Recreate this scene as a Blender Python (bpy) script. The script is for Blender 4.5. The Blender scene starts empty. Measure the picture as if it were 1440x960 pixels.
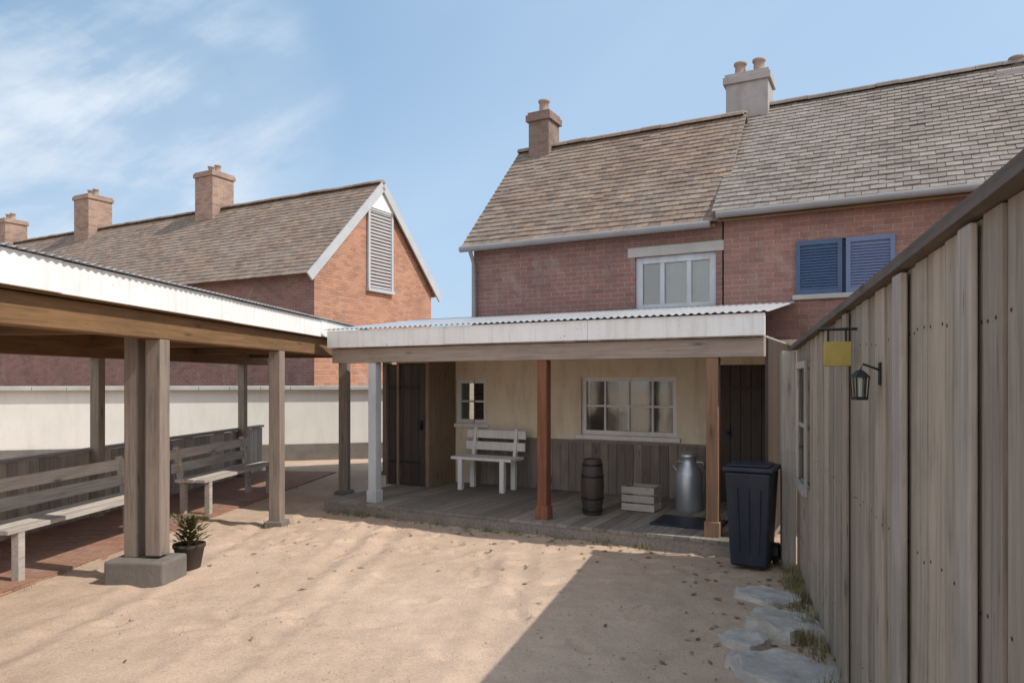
import bpy, math, random
from mathutils import Vector, Matrix
random.seed(7)
R = math.radians
S = bpy.context.scene
COL = S.collection
F, HZ, E = 1000.0, 535.0, 1.7          # focal length and horizon in photo pixels, eye height

# ------------------------------------------------------------------ helpers
class MB:
    """collects boxes, prisms, tubes into one mesh"""
    def __init__(s): s.v=[]; s.f=[]; s.sm=[]; s.mi=[]; s.cur=0
    def add(s, vs, fs, smooth=False):
        n=len(s.v); s.v += [tuple(v) for v in vs]
        for f in fs: s.f.append([i+n for i in f]); s.sm.append(smooth); s.mi.append(s.cur)
    def box(s, x0,x1,y0,y1,z0,z1, m=None):
        vs=[Vector((x,y,z)) for z in (z0,z1) for y in (y0,y1) for x in (x0,x1)]
        if m: vs=[m@v for v in vs]
        s.add(vs, [(0,2,3,1),(4,5,7,6),(0,1,5,4),(2,6,7,3),(0,4,6,2),(1,3,7,5)])
    def beam(s, a, b, w, h, up=(0,0,1)):
        a=Vector(a); b=Vector(b); d=(b-a).normalized(); up=Vector(up)
        sd=d.cross(up).normalized(); u=sd.cross(d)
        vs=[p+sd*(w/2*i)+u*(h/2*j) for p in (a,b) for j in (-1,1) for i in (-1,1)]
        s.add(vs, [(0,1,3,2),(4,6,7,5),(0,4,5,1),(2,3,7,6),(0,2,6,4),(1,5,7,3)])
    def prism(s, pts, axis, a0, a1):
        """polygon pts (2d) extruded along axis"""
        def mk(p,a):
            return (a,p[0],p[1]) if axis=='x' else ((p[0],a,p[1]) if axis=='y' else (p[0],p[1],a))
        n=len(pts)
        s.add([mk(p,a0) for p in pts]+[mk(p,a1) for p in pts],
              [tuple(range(n))[::-1], tuple(range(n,2*n))]+[(i,(i+1)%n,n+(i+1)%n,n+i) for i in range(n)])
    def lathe(s, prof, n=24, c=(0,0,0), sm=True):
        vs=[]; fs=[]
        for r,z in prof:
            for k in range(n):
                a=2*math.pi*k/n; vs.append((c[0]+r*math.cos(a), c[1]+r*math.sin(a), c[2]+z))
        m=len(prof)
        for i in range(m-1):
            for k in range(n):
                k2=(k+1)%n; fs.append((i*n+k,i*n+k2,(i+1)*n+k2,(i+1)*n+k))
        s.add(vs,fs,sm)
        s.add([vs[k] for k in range(n)],[tuple(range(n))[::-1]]); s.add([vs[(m-1)*n+k] for k in range(n)],[tuple(range(n))])
    def tube(s, pts, r, n=8):
        pts=[Vector(p) for p in pts]; vs=[]; fs=[]
        for i,p in enumerate(pts):
            d=(pts[min(i+1,len(pts)-1)]-pts[max(i-1,0)]).normalized()
            a=Vector((0,0,1)) if abs(d.z)<.9 else Vector((1,0,0))
            x=d.cross(a).normalized(); y=d.cross(x)
            rr=r[i] if isinstance(r,(list,tuple)) else r
            for k in range(n):
                t=2*math.pi*k/n; vs.append(p+x*(rr*math.cos(t))+y*(rr*math.sin(t)))
        for i in range(len(pts)-1):
            for k in range(n):
                k2=(k+1)%n; fs.append((i*n+k,i*n+k2,(i+1)*n+k2,(i+1)*n+k))
        s.add(vs,fs,True)
        s.add(vs[:n],[tuple(range(n))[::-1]]); s.add(vs[-n:],[tuple(range(n))])
    def build(s, name, mat, parent=None, bevel=0, mat2=None):
        me=bpy.data.meshes.new(name); me.from_pydata(s.v,[],s.f)
        me.polygons.foreach_set('use_smooth', s.sm)
        uv=me.uv_layers.new(name='UVMap')
        for p in me.polygons:
            n=p.normal; ax=max(range(3), key=lambda i:abs(n[i]))
            for li in p.loop_indices:
                c=me.vertices[me.loops[li].vertex_index].co
                uv.data[li].uv = (c.y,c.z) if ax==0 else ((c.x,c.z) if ax==1 else (c.x,c.y))
        me.update()
        o=bpy.data.objects.new(name,me); COL.objects.link(o)
        if mat: me.materials.append(mat)
        if mat2: me.materials.append(mat2); me.polygons.foreach_set('material_index', s.mi)
        if parent: o.parent=parent
        if bevel:
            b=o.modifiers.new('Bevel','BEVEL'); b.width=bevel; b.segments=2; b.limit_method='ANGLE'; b.angle_limit=R(40)
        return o

def tag(o, label, cat, group=None, kind=None):
    if label: o['label']=label
    if cat: o['category']=cat
    if group: o['group']=group
    if kind: o['kind']=kind
    return o
def thing(name, label, cat, loc=(0,0,0), rz=0, group=None):
    o=bpy.data.objects.new(name,None); COL.objects.link(o); o.empty_display_size=.2
    o.location=loc; o.rotation_euler=(0,0,rz)
    return tag(o,label,cat,group)
def copy_tree(o, parent=None):
    c=o.copy(); COL.objects.link(c)
    if parent: c.parent=parent
    for ch in list(o.children): copy_tree(ch,c)
    return c

# ------------------------------------------------------------------ materials
def newmat(name):
    m=bpy.data.materials.new(name); m.use_nodes=True; nt=m.node_tree
    b=nt.nodes['Principled BSDF']; return m,nt,b
def N(nt,t,**k):
    n=nt.nodes.new(t)
    for a,v in k.items():
        if a in n.inputs: n.inputs[a].default_value=v
        else: setattr(n,a,v)
    return n
def ramp(nt, fac, stops):
    r=nt.nodes.new('ShaderNodeValToRGB'); e=r.color_ramp.elements
    while len(e)<len(stops): e.new(.5)
    for i,(p,c) in enumerate(stops):
        e[i].position=p; e[i].color=(*c,1) if len(c)==3 else c
    nt.links.new(fac,r.inputs[0]); return r.outputs[0]
def mixc(nt, fac, a, b, mode='MIX'):
    m=nt.nodes.new('ShaderNodeMix'); m.data_type='RGBA'; m.blend_type=mode
    for i,x in ((0,fac),(6,a),(7,b)):
        if hasattr(x,'links') or isinstance(x,bpy.types.NodeSocket): nt.links.new(x,m.inputs[i])
        elif isinstance(x,(int,float)): m.inputs[i].default_value=x
        else: m.inputs[i].default_value=(*x,1)
    return m.outputs[2]
def coords(nt, kind='Object', scale=(1,1,1)):
    tc=nt.nodes.new('ShaderNodeTexCoord'); mp=nt.nodes.new('ShaderNodeMapping'); mp.inputs['Scale'].default_value=scale
    nt.links.new(tc.outputs[kind],mp.inputs[0]); return mp.outputs[0]
def noise(nt, vec, scale, detail=6, rough=.6, dist=0):
    n=nt.nodes.new('ShaderNodeTexNoise'); n.inputs['Scale'].default_value=scale; n.inputs['Detail'].default_value=detail
    n.inputs['Roughness'].default_value=rough; n.inputs['Distortion'].default_value=dist
    nt.links.new(vec,n.inputs['Vector']); return n.outputs['Fac']
def bump(nt,b,h,strength=.3,dist=.02):
    n=nt.nodes.new('ShaderNodeBump'); n.inputs['Strength'].default_value=strength; n.inputs['Distance'].default_value=dist
    nt.links.new(h,n.inputs['Height']); nt.links.new(n.outputs[0],b.inputs['Normal'])
def island(nt):
    g=nt.nodes.new('ShaderNodeNewGeometry'); return g.outputs['Random Per Island']

def wood(name, base, axis='z', var=.35, rough=.8, worn=None):
    m,nt,b=newmat(name)
    sc={'x':(1.5,28,28),'y':(28,1.5,28),'z':(28,28,1.5)}[axis]
    v=coords(nt,'Object',sc); isl=island(nt)
    off=nt.nodes.new('ShaderNodeVectorMath'); off.operation='ADD'; nt.links.new(v,off.inputs[0])
    mul=nt.nodes.new('ShaderNodeMath'); mul.operation='MULTIPLY'; mul.inputs[1].default_value=57; nt.links.new(isl,mul.inputs[0]); nt.links.new(mul.outputs[0],off.inputs[1])
    g=noise(nt,off.outputs[0],1.3,8,.65,.4)
    d=tuple(c*(1-var*1.3) for c in base); l=tuple(min(1,c*(1+var)) for c in base)
    c=ramp(nt,g,[(.25,d),(.5,base),(.8,l)])
    tone=ramp(nt,isl,[(0,(.68,.66,.64)),(.5,(.95,.95,.95)),(1,(1.2,1.17,1.12))])
    c=mixc(nt,1,c,tone,'MULTIPLY')
    st=noise(nt,coords(nt,'Object',(1,1,1)),2.3,5,.6)
    c=mixc(nt,ramp(nt,st,[(.5,(0,0,0)),(.75,(.55,.55,.55))]),c,worn or tuple(x*.55 for x in base))
    ks={'x':(1.5,6,6),'y':(6,1.5,6),'z':(6,6,1.5)}[axis]
    vo=nt.nodes.new('ShaderNodeTexVoronoi'); vo.inputs['Scale'].default_value=1.0; kv=nt.nodes.new('ShaderNodeVectorMath'); kv.operation='ADD'; nt.links.new(coords(nt,'Object',ks),kv.inputs[0]); nt.links.new(mul.outputs[0],kv.inputs[1]); nt.links.new(kv.outputs[0],vo.inputs['Vector'])
    c=mixc(nt,ramp(nt,vo.outputs['Distance'],[(.05,(.85,.85,.85)),(.085,(.35,.35,.35)),(.16,(0,0,0))]),c,tuple(x*.3 for x in base))
    crk=noise(nt,off.outputs[0],3.2,3,.5,.2)
    c=mixc(nt,ramp(nt,crk,[(.27,(.8,.8,.8)),(.31,(0,0,0))]),c,tuple(x*.22 for x in base))
    nt.links.new(c,b.inputs['Base Color']); b.inputs['Roughness'].default_value=rough
    bump(nt,b,g,.5,.008); return m
def plain(name, col, rough=.7, var=.15, scale=4, metal=0, bmp=.15, dirt=None):
    m,nt,b=newmat(name); v=coords(nt)
    n=noise(nt,v,scale,8,.65); n2=noise(nt,v,scale*9,5,.7)
    c=ramp(nt,n,[(.25,tuple(x*(1-var) for x in col)),(.75,tuple(min(1,x*(1+var*.7)) for x in col))])
    if dirt:
        k=noise(nt,coords(nt,'Object',(3,3,.7)),1.6,8,.7)
        c=mixc(nt,ramp(nt,k,[(.48,(0,0,0)),(.8,(.7,.7,.7))]),c,dirt)
    nt.links.new(c,b.inputs['Base Color']); b.inputs['Roughness'].default_value=rough; b.inputs['Metallic'].default_value=metal
    bump(nt,b,n2,bmp,.01); return m
def brick(name, c1, c2, mortar, dirt=(.12,.1,.09)):
    m,nt,b=newmat(name)
    t=nt.nodes.new('ShaderNodeTexBrick'); uv=coords(nt,'UV',(1,1,1)); nt.links.new(uv,t.inputs['Vector'])
    t.inputs['Scale'].default_value=1; t.inputs['Brick Width'].default_value=.2; t.inputs['Row Height'].default_value=.066
    t.inputs['Mortar Size'].default_value=.006; t.inputs['Mortar Smooth'].default_value=.3
    t.inputs['Color1'].default_value=(*c1,1); t.inputs['Color2'].default_value=(*c2,1); t.inputs['Mortar'].default_value=(*mortar,1)
    v=coords(nt); n=noise(nt,v,1.1,7,.65); n2=noise(nt,v,30,5,.7)
    c=mixc(nt,ramp(nt,n,[(.42,(0,0,0)),(.8,(.6,.6,.6))]),t.outputs['Color'],dirt)
    c=mixc(nt,.6,c,ramp(nt,n2,[(.3,(.65,.65,.65)),(.7,(1.15,1.15,1.15))]),'MULTIPLY')
    t2=nt.nodes.new('ShaderNodeTexBrick'); nt.links.new(uv,t2.inputs['Vector']); t2.inputs['Scale'].default_value=1; t2.inputs['Brick Width'].default_value=.2; t2.inputs['Row Height'].default_value=.066
    t2.inputs['Mortar Size'].default_value=0; t2.inputs['Color1'].default_value=(.35,.33,.36,1); t2.inputs['Color2'].default_value=(1.35,1.3,1.25,1); t2.inputs['Bias'].default_value=.15
    c=mixc(nt,.55,c,t2.outputs['Color'],'MULTIPLY')
    ns=noise(nt,coords(nt,'Object',(1,1,.45)),1.9,9,.75,.6)
    c=mixc(nt,ramp(nt,ns,[(.56,(0,0,0)),(.72,(.45,.45,.45))]),c,(.42,.36,.31))
    nt.links.new(c,b.inputs['Base Color']); b.inputs['Roughness'].default_value=.9
    inv=nt.nodes.new('ShaderNodeMath'); inv.operation='SUBTRACT'; inv.inputs[0].default_value=1; nt.links.new(t.outputs['Fac'],inv.inputs[1])
    add=nt.nodes.new('ShaderNodeMath'); add.operation='MULTIPLY_ADD'; nt.links.new(n2,add.inputs[0]); add.inputs[1].default_value=.35; nt.links.new(inv.outputs[0],add.inputs[2])
    bump(nt,b,add.outputs[0],.9,.014); return m
def tilemat(name, cols, lichen):
    m,nt,b=newmat(name); isl=island(nt); v=coords(nt)
    c=ramp(nt,isl,[(i/(len(cols)-1),k) for i,k in enumerate(cols)])
    n=noise(nt,v,.9,7,.7); n2=noise(nt,v,14,6,.7)
    c=mixc(nt,ramp(nt,n,[(.45,(0,0,0)),(.75,(.75,.75,.75))]),c,lichen)
    c=mixc(nt,.7,c,ramp(nt,n2,[(.3,(.6,.6,.6)),(.7,(1.2,1.2,1.2))]),'MULTIPLY')
    nt.links.new(c,b.inputs['Base Color']); b.inputs['Roughness'].default_value=.85; bump(nt,b,n2,.4,.008); return m
def glassmat(name, tint=(.015,.018,.02), rough=.04):
    m,nt,b=newmat(name); v=coords(nt)
    tr=nt.nodes.new('ShaderNodeBsdfTransparent'); tr.inputs[0].default_value=(.8,.85,.82,1); gl=nt.nodes.new('ShaderNodeBsdfGlossy'); gl.inputs['Roughness'].default_value=rough
    bp=nt.nodes.new('ShaderNodeBump'); bp.inputs['Strength'].default_value=.12; bp.inputs['Distance'].default_value=.03; nt.links.new(noise(nt,v,2.2,2,.5),bp.inputs['Height']); nt.links.new(bp.outputs[0],gl.inputs['Normal'])
    ms=nt.nodes.new('ShaderNodeMixShader'); lw_=nt.nodes.new('ShaderNodeLayerWeight'); lw_.inputs[0].default_value=.35
    ad=nt.nodes.new('ShaderNodeMath'); ad.operation='ADD'; ad.inputs[1].default_value=.1; nt.links.new(lw_.outputs['Fresnel'],ad.inputs[0]); nt.links.new(ad.outputs[0],ms.inputs[0])
    out=nt.nodes['Material Output']; nt.links.new(tr.outputs[0],ms.inputs[1]); nt.links.new(gl.outputs[0],ms.inputs[2]); nt.links.new(ms.outputs[0],out.inputs[0])
    return m

M={}
M['plank']=wood('weathered_plank',(.36,.305,.24),'z',.34)
M['plank_pale']=wood('pale_plank',(.45,.405,.35),'z',.3)
M['post']=wood('post_timber',(.27,.215,.175),'z',.35)
M['post_red']=wood('red_brown_timber',(.21,.085,.04),'z',.4)
M['beam_x']=wood('beam_timber_across',(.20,.115,.055),'x',.4)
M['beam_y']=wood('beam_timber_along',(.22,.12,.05),'y',.4)
M['ceil']=wood('ceiling_board',(.25,.135,.05),'y',.35)
M['bench']=wood('bench_timber',(.42,.375,.33),'y',.3)
M['bench_x']=wood('bench_timber_across',(.50,.45,.40),'x',.3)
M['deck']=wood('deck_board',(.24,.21,.18),'y',.35)
M['blue_grey']=plain('blue_grey_paint',(.50,.53,.56),.6,.12,4,dirt=(.3,.28,.25))
M['beam_g']=wood('grey_beam_timber',(.36,.295,.245),'x',.3)
M['dado']=wood('dado_board',(.25,.21,.18),'z',.3)
M['rail']=wood('dark_weathered_rail',(.13,.105,.085),'y',.35)
M['post_br']=wood('warm_brown_timber',(.27,.155,.09),'z',.35)
M['brown_wood']=wood('brown_board',(.26,.19,.13),'z',.35)
M['dark_door']=wood('dark_door_timber',(.05,.036,.028),'z',.35,.6)
def peeling():
    m,nt,b=newmat('weathered_white_paint'); v=coords(nt)
    n=noise(nt,v,2.2,8,.65); st=noise(nt,coords(nt,'Object',(9,9,.8)),1.5,7,.7); ch=noise(nt,coords(nt,'Object',(5,5,9)),2.6,10,.75,.4); pt=noise(nt,v,.7,3,.5)
    c=ramp(nt,n,[(.3,(.74,.73,.70)),(.7,(.84,.83,.81))])
    c=mixc(nt,ramp(nt,st,[(.5,(0,0,0)),(.8,(.55,.55,.55))]),c,(.48,.42,.34))
    th=nt.nodes.new('ShaderNodeMath'); th.operation='MULTIPLY_ADD'; nt.links.new(pt,th.inputs[0]); th.inputs[1].default_value=.35; nt.links.new(ch,th.inputs[2])
    k=ramp(nt,th.outputs[0],[(.835,(0,0,0)),(.85,(1,1,1))])
    c=mixc(nt,k,c,(.34,.28,.22)); nt.links.new(c,b.inputs['Base Color']); b.inputs['Roughness'].default_value=.6
    iv=nt.nodes.new('ShaderNodeMath'); iv.operation='SUBTRACT'; iv.inputs[0].default_value=1; nt.links.new(k,iv.inputs[1]); bump(nt,b,iv.outputs[0],.4,.003); return m
M['white']=peeling()
M['white_plain']=plain('white_paint',(.82,.81,.79),.55,.07,3,0,.15,dirt=(.5,.44,.36))
M['grey_paint']=plain('grey_paint',(.42,.43,.44),.6,.12,3)
M['cream']=plain('cream_render',(.80,.70,.53),.85,.12,2.2,0,.25,dirt=(.42,.34,.25))
M['whitewash']=plain('whitewash',(.66,.64,.585),.85,.07,1.5,0,.25,dirt=(.55,.5,.42))
M['stone']=plain('stone_plinth',(.17,.15,.13),.9,.3,3,0,.5,dirt=(.10,.085,.07))
M['coping']=plain('coping_stone',(.42,.41,.38),.9,.2,3,0,.4)
M['rock']=plain('rock',(.50,.455,.41),.95,.38,5,0,1.0,dirt=(.24,.22,.16))
M['chim_grey']=plain('grey_rendered_chimney',(.36,.33,.32),.9,.22,2.5,0,.35,dirt=(.2,.18,.17))
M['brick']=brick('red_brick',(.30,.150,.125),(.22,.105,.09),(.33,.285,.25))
M['brick_t']=brick('pinkish_brick',(.38,.185,.15),(.28,.135,.11),(.38,.32,.28))
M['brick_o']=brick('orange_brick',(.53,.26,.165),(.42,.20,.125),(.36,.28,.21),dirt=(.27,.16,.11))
M['brick_g']=brick('chimney_brick',(.26,.17,.13),(.19,.13,.11),(.28,.25,.22))
M['tile']=tilemat('roof_tile',[(.205,.145,.105),(.275,.20,.15),(.165,.125,.10),(.31,.22,.16)],(.28,.25,.21))
M['tile2']=tilemat('old_roof_tile',[(.21,.175,.145),(.275,.23,.20),(.175,.148,.125),(.30,.25,.21)],(.30,.28,.255))
M['tin']=plain('galvanised_sheet',(.55,.56,.57),.45,.12,2,.6,.05,dirt=(.35,.28,.22))
M['steel']=plain('galvanised_steel',(.50,.53,.57),.4,.12,6,.7,.05)
M['iron']=plain('black_iron',(.02,.02,.02),.5,.2,8,.3,.1)
M['navy']=plain('navy_plastic',(.012,.018,.035),.5,.3,5,0,.12,dirt=(.045,.045,.05))
M['blue']=plain('blue_paint',(.055,.095,.185),.55,.15,4)
M['blue_l']=plain('faded_blue_paint',(.14,.18,.30),.6,.15,4)
M['yellow']=plain('yellow_paint',(.40,.31,.08),.7,.2,9,0,.2,dirt=(.2,.14,.06))
M['rust']=plain('rust_brown',(.16,.07,.035),.8,.3,4)
M['terracotta']=plain('terracotta',(.33,.16,.10),.8,.2,5)
M['soil']=plain('dark_soil',(.05,.035,.025),.95,.3,9,0,.6)
M['leaf']=plain('olive_leaf',(.11,.10,.035),.6,.4,12)
M['cloth']=plain('curtain_cloth',(.36,.36,.35),.9,.1,6)
M['gutter']=plain('gutter_paint',(.24,.23,.23),.6,.15,3)
M['brick_b']=brick('brown_chimney_brick',(.42,.27,.20),(.33,.22,.17),(.38,.33,.29))
M['paver']=brick('brick_paving',(.36,.17,.10),(.27,.12,.075),(.36,.28,.21),dirt=(.34,.24,.17))
M['pot']=plain('clay_chimney_pot',(.34,.25,.20),.85,.2,5,0,.2,dirt=(.16,.13,.12))
M['nail']=plain('rusty_nail',(.07,.045,.035),.7,.3,9)
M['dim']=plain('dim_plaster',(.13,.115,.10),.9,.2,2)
M['glass']=glassmat('window_glass')
M['glass_g']=glassmat('green_window_glass',(.03,.035,.025),.08)

# ------------------------------------------------------------------ camera, light, world
cam=bpy.data.cameras.new('camera'); co=bpy.data.objects.new('camera',cam); COL.objects.link(co)
co.location=(0,0,E); co.rotation_euler=(R(90),0,0); cam.lens=F/1440*36; cam.sensor_width=36
cam.shift_y=(HZ-480)/1440; cam.clip_end=3000; cam.clip_start=.05; S.camera=co
SUN_EL, SUN_AZ = R(48), math.atan2(.95,-.30)          # azimuth from +Y towards +X
sd=Vector((math.sin(SUN_AZ)*math.cos(SUN_EL), math.cos(SUN_AZ)*math.cos(SUN_EL), math.sin(SUN_EL)))
sl=bpy.data.lights.new('sun','SUN'); sl.energy=3.1; sl.angle=R(.5); sl.color=(1,.95,.88)
so=bpy.data.objects.new('sun',sl); COL.objects.link(so); so.rotation_euler=sd.to_track_quat('Z','Y').to_euler()
w=bpy.data.worlds.new('World'); S.world=w; w.use_nodes=True; nt=w.node_tree; bg=nt.nodes['Background']
sky=nt.nodes.new('ShaderNodeTexSky'); sky.sky_type='NISHITA'; sky.sun_disc=False; sky.sun_elevation=SUN_EL; sky.sun_rotation=SUN_AZ
sky.air_density=1.0; sky.dust_density=2.2; sky.ozone_density=1.3
tc=nt.nodes.new('ShaderNodeTexCoord')
sep=nt.nodes.new('ShaderNodeSeparateXYZ'); nt.links.new(tc.outputs['Generated'],sep.inputs[0])
def mth(op,a,b):
    m=nt.nodes.new('ShaderNodeMath'); m.operation=op
    for i,x in enumerate((a,b)):
        if isinstance(x,(int,float)): m.inputs[i].default_value=x
        else: nt.links.new(x,m.inputs[i])
    return m.outputs[0]
# thin cirrus: fine fibres drawn out along one wind direction, gathered in a bank to the north-west
def vmap(rot,sc,loc=(0,0,0)):
    r=nt.nodes.new('ShaderNodeMapping'); r.inputs['Rotation'].default_value=rot; nt.links.new(tc.outputs['Generated'],r.inputs[0])
    q=nt.nodes.new('ShaderNodeMapping'); q.inputs['Scale'].default_value=sc; q.inputs['Location'].default_value=loc; nt.links.new(r.outputs[0],q.inputs[0]); return q.outputs[0]
n1=noise(nt,vmap((0,R(32),0),(1.7,2.5,8.5),(.3,.2,1.9)),1.3,12,.56,.4)
n2=noise(nt,vmap((0,R(12),0),(1.5,1.5,3.2),(4.4,0,.7)),1.6,8,.58,.3)
def bank(d,lo,hi):
    d=Vector(d).normalized(); dt=nt.nodes.new('ShaderNodeVectorMath'); dt.operation='DOT_PRODUCT'; nt.links.new(tc.outputs['Generated'],dt.inputs[0]); dt.inputs[1].default_value=d
    m=nt.nodes.new('ShaderNodeMapRange'); m.interpolation_type='SMOOTHSTEP'; m.inputs['From Min'].default_value=lo; m.inputs['From Max'].default_value=hi; nt.links.new(dt.outputs['Value'],m.inputs['Value']); return m.outputs[0]
bk=mth('MAXIMUM',bank((-.57,1,.31),.968,.9995),mth('MULTIPLY',bank((-.42,1,.40),.985,.9995),.75))
dens=mth('ADD',mth('MULTIPLY',n1,.55),mth('MULTIPLY',n2,.65))
cl=ramp(nt,dens,[(.56,(0,0,0)),(.76,(1,1,1))])
body=mth('ADD',mth('MULTIPLY',cl,.75),mth('MULTIPLY',ramp(nt,dens,[(.36,(0,0,0)),(.74,(1,1,1))]),.6))
mu2=mth('MINIMUM',mth('MULTIPLY',body,mth('ADD',bk,.07)),.95)
vf=nt.nodes.new('ShaderNodeMapRange'); vf.interpolation_type='SMOOTHSTEP'; nt.links.new(sep.outputs['X'],vf.inputs['Value']); vf.inputs['From Min'].default_value=-.8; vf.inputs['From Max'].default_value=.22; vf.inputs['To Min'].default_value=0; vf.inputs['To Max'].default_value=1
zf=nt.nodes.new('ShaderNodeMapRange'); zf.interpolation_type='SMOOTHSTEP'; nt.links.new(sep.outputs['Z'],zf.inputs['Value']); zf.inputs['From Min'].default_value=.45; zf.inputs['From Max'].default_value=.02
wf=mth('MINIMUM',mth('ADD',vf.outputs[0],mth('MULTIPLY',zf.outputs[0],.55)),1.0)
veil=mixc(nt,.74,sky.outputs[0],mixc(nt,wf,(.60,1.65,2.8),(2.4,3.35,4.5)))
c=mixc(nt,mu2,veil,(3.9,4.35,4.9))
# unseen broken cloud added behind the viewpoint to lift the fill light
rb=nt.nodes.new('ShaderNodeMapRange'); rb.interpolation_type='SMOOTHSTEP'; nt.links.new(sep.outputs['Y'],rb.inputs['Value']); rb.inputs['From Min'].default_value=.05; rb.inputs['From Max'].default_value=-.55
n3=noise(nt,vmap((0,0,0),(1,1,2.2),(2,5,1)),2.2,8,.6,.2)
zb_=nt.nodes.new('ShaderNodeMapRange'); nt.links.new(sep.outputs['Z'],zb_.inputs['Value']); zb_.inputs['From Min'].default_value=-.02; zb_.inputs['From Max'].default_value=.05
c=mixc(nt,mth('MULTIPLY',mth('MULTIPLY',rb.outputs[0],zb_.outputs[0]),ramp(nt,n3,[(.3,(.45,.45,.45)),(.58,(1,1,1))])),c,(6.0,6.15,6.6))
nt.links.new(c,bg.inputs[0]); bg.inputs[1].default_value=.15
S.view_settings.view_transform='Standard'; S.view_settings.look='None'; S.view_settings.gamma=1; S.view_settings.exposure=.4

# ------------------------------------------------------------------ ground
def sandmat():
    m,nt,b=newmat('sandy_ground'); v=coords(nt,'Object')
    a=noise(nt,v,.35,6,.6,.3); g=noise(nt,v,3.0,8,.7); f=noise(nt,v,60,6,.75)
    c=ramp(nt,a,[(.3,(.455,.33,.24)),(.5,(.545,.40,.295)),(.72,(.64,.48,.365))])
    c=mixc(nt,.55,c,ramp(nt,g,[(.3,(.72,.72,.72)),(.6,(1.05,1.05,1.05))]),'MULTIPLY')
    c=mixc(nt,.5,c,ramp(nt,f,[(.32,(.55,.52,.5)),(.5,(1,1,1)),(.7,(1.2,1.2,1.2))]),'MULTIPLY')
    nt.links.new(c,b.inputs['Base Color']); b.inputs['Roughness'].default_value=.95; b.inputs['Specular IOR Level'].default_value=.15
    s=nt.nodes.new('ShaderNodeMath'); s.operation='MULTIPLY_ADD'; nt.links.new(g,s.inputs[0]); s.inputs[1].default_value=2.5; nt.links.new(f,s.inputs[2])
    bump(nt,b,s.outputs[0],.55,.03); return m
M['sand']=sandmat()
from mathutils import noise as mn
import numpy as np
GX0,GX1,GY0,GY1,ST=-7.0,3.4,2.2,11.0,.032
nxf=int((GX1-GX0)/ST)+1; nyf=int((GY1-GY0)/ST)+1
fx=np.linspace(GX0,GX1,nxf); fy=np.linspace(GY0,GY1,nyf); HGT=np.zeros((nyf,nxf))
for j,y in enumerate(fy):
    for i,x in enumerate(fx):
        HGT[j,i]=.022*mn.noise((x*.8,y*.8,3))+.012*mn.noise((x*3.1,y*3.1,9))+.007*mn.noise((x*8,y*8,1))
XX,YY=np.meshgrid(fx,fy)
for off,ph in ((-.75,0),(.75,0),(-2.2,.5),(-.9,.5)):                  # old wheel ruts crossing the yard
    cx=-1.0+off+.16*(YY-6)+.35*np.sin(YY*.35+ph); d=(XX-cx)/.085
    HGT-=.02*np.exp(-d*d)*(.6+.4*np.sin(YY*2.1+off)); HGT+=.010*np.exp(-((np.abs(d)-2.1)/.8)**2)
rg=random.Random(5)
def stamp(x,y,a,L,W_,dep):
    u=(XX-x)*math.cos(a)+(YY-y)*math.sin(a); v=-(XX-x)*math.sin(a)+(YY-y)*math.cos(a)
    q=(u/L)**2+(v/W_)**2; HGT[:]=HGT-dep*np.exp(-q**3)+dep*.4*np.exp(-((np.sqrt(q)-1.4)/.25)**2)
for k in range(22):                                                  # trails of footprints
    x,y,a=rg.uniform(-4,1),rg.uniform(3.2,8.5),rg.uniform(-.6,3.6)
    for n_ in range(rg.randint(6,12)):
        sd_=(-1)**n_*.1
        stamp(x-math.sin(a)*sd_,y+math.cos(a)*sd_,a+rg.uniform(-.2,.2),.14,.052,rg.uniform(.013,.024))
        x+=math.cos(a)*.62; y+=math.sin(a)*.62; a+=rg.uniform(-.12,.12)
EDGE=np.minimum.reduce([(XX-GX0)/.6,(GX1-XX)/.3,(YY-GY0)/.3,(GY1-YY)/.6,np.ones_like(XX)])
HGT=HGT*np.clip(EDGE,0,1)-.004*np.clip(EDGE,0,1)
def gh(x,y):
    i=(x-GX0)/(GX1-GX0)*(nxf-1); j=(y-GY0)/(GY1-GY0)*(nyf-1)
    if not(0<=i<=nxf-1 and 0<=j<=nyf-1): return 0
    return float(HGT[int(round(j)),int(round(i))])
gm=MB()
xs=[-1500,-300,-60,-20]+list(fx)+[9,20,60,300,1500]; ys=[-1500,-200,-20,0]+list(fy)+[18,30,60,200,700,1500]
nx=len(xs)
gm.add([(x,y,(HGT[j-4,i-4] if 4<=j<4+nyf and 4<=i<4+nxf else 0)) for j,y in enumerate(ys) for i,x in enumerate(xs)],[(j*nx+i,j*nx+i+1,(j+1)*nx+i+1,(j+1)*nx+i) for j in range(len(ys)-1) for i in range(nx-1)],True)
tag(gm.build('ground',M['sand']),None,None,kind='structure')

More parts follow.
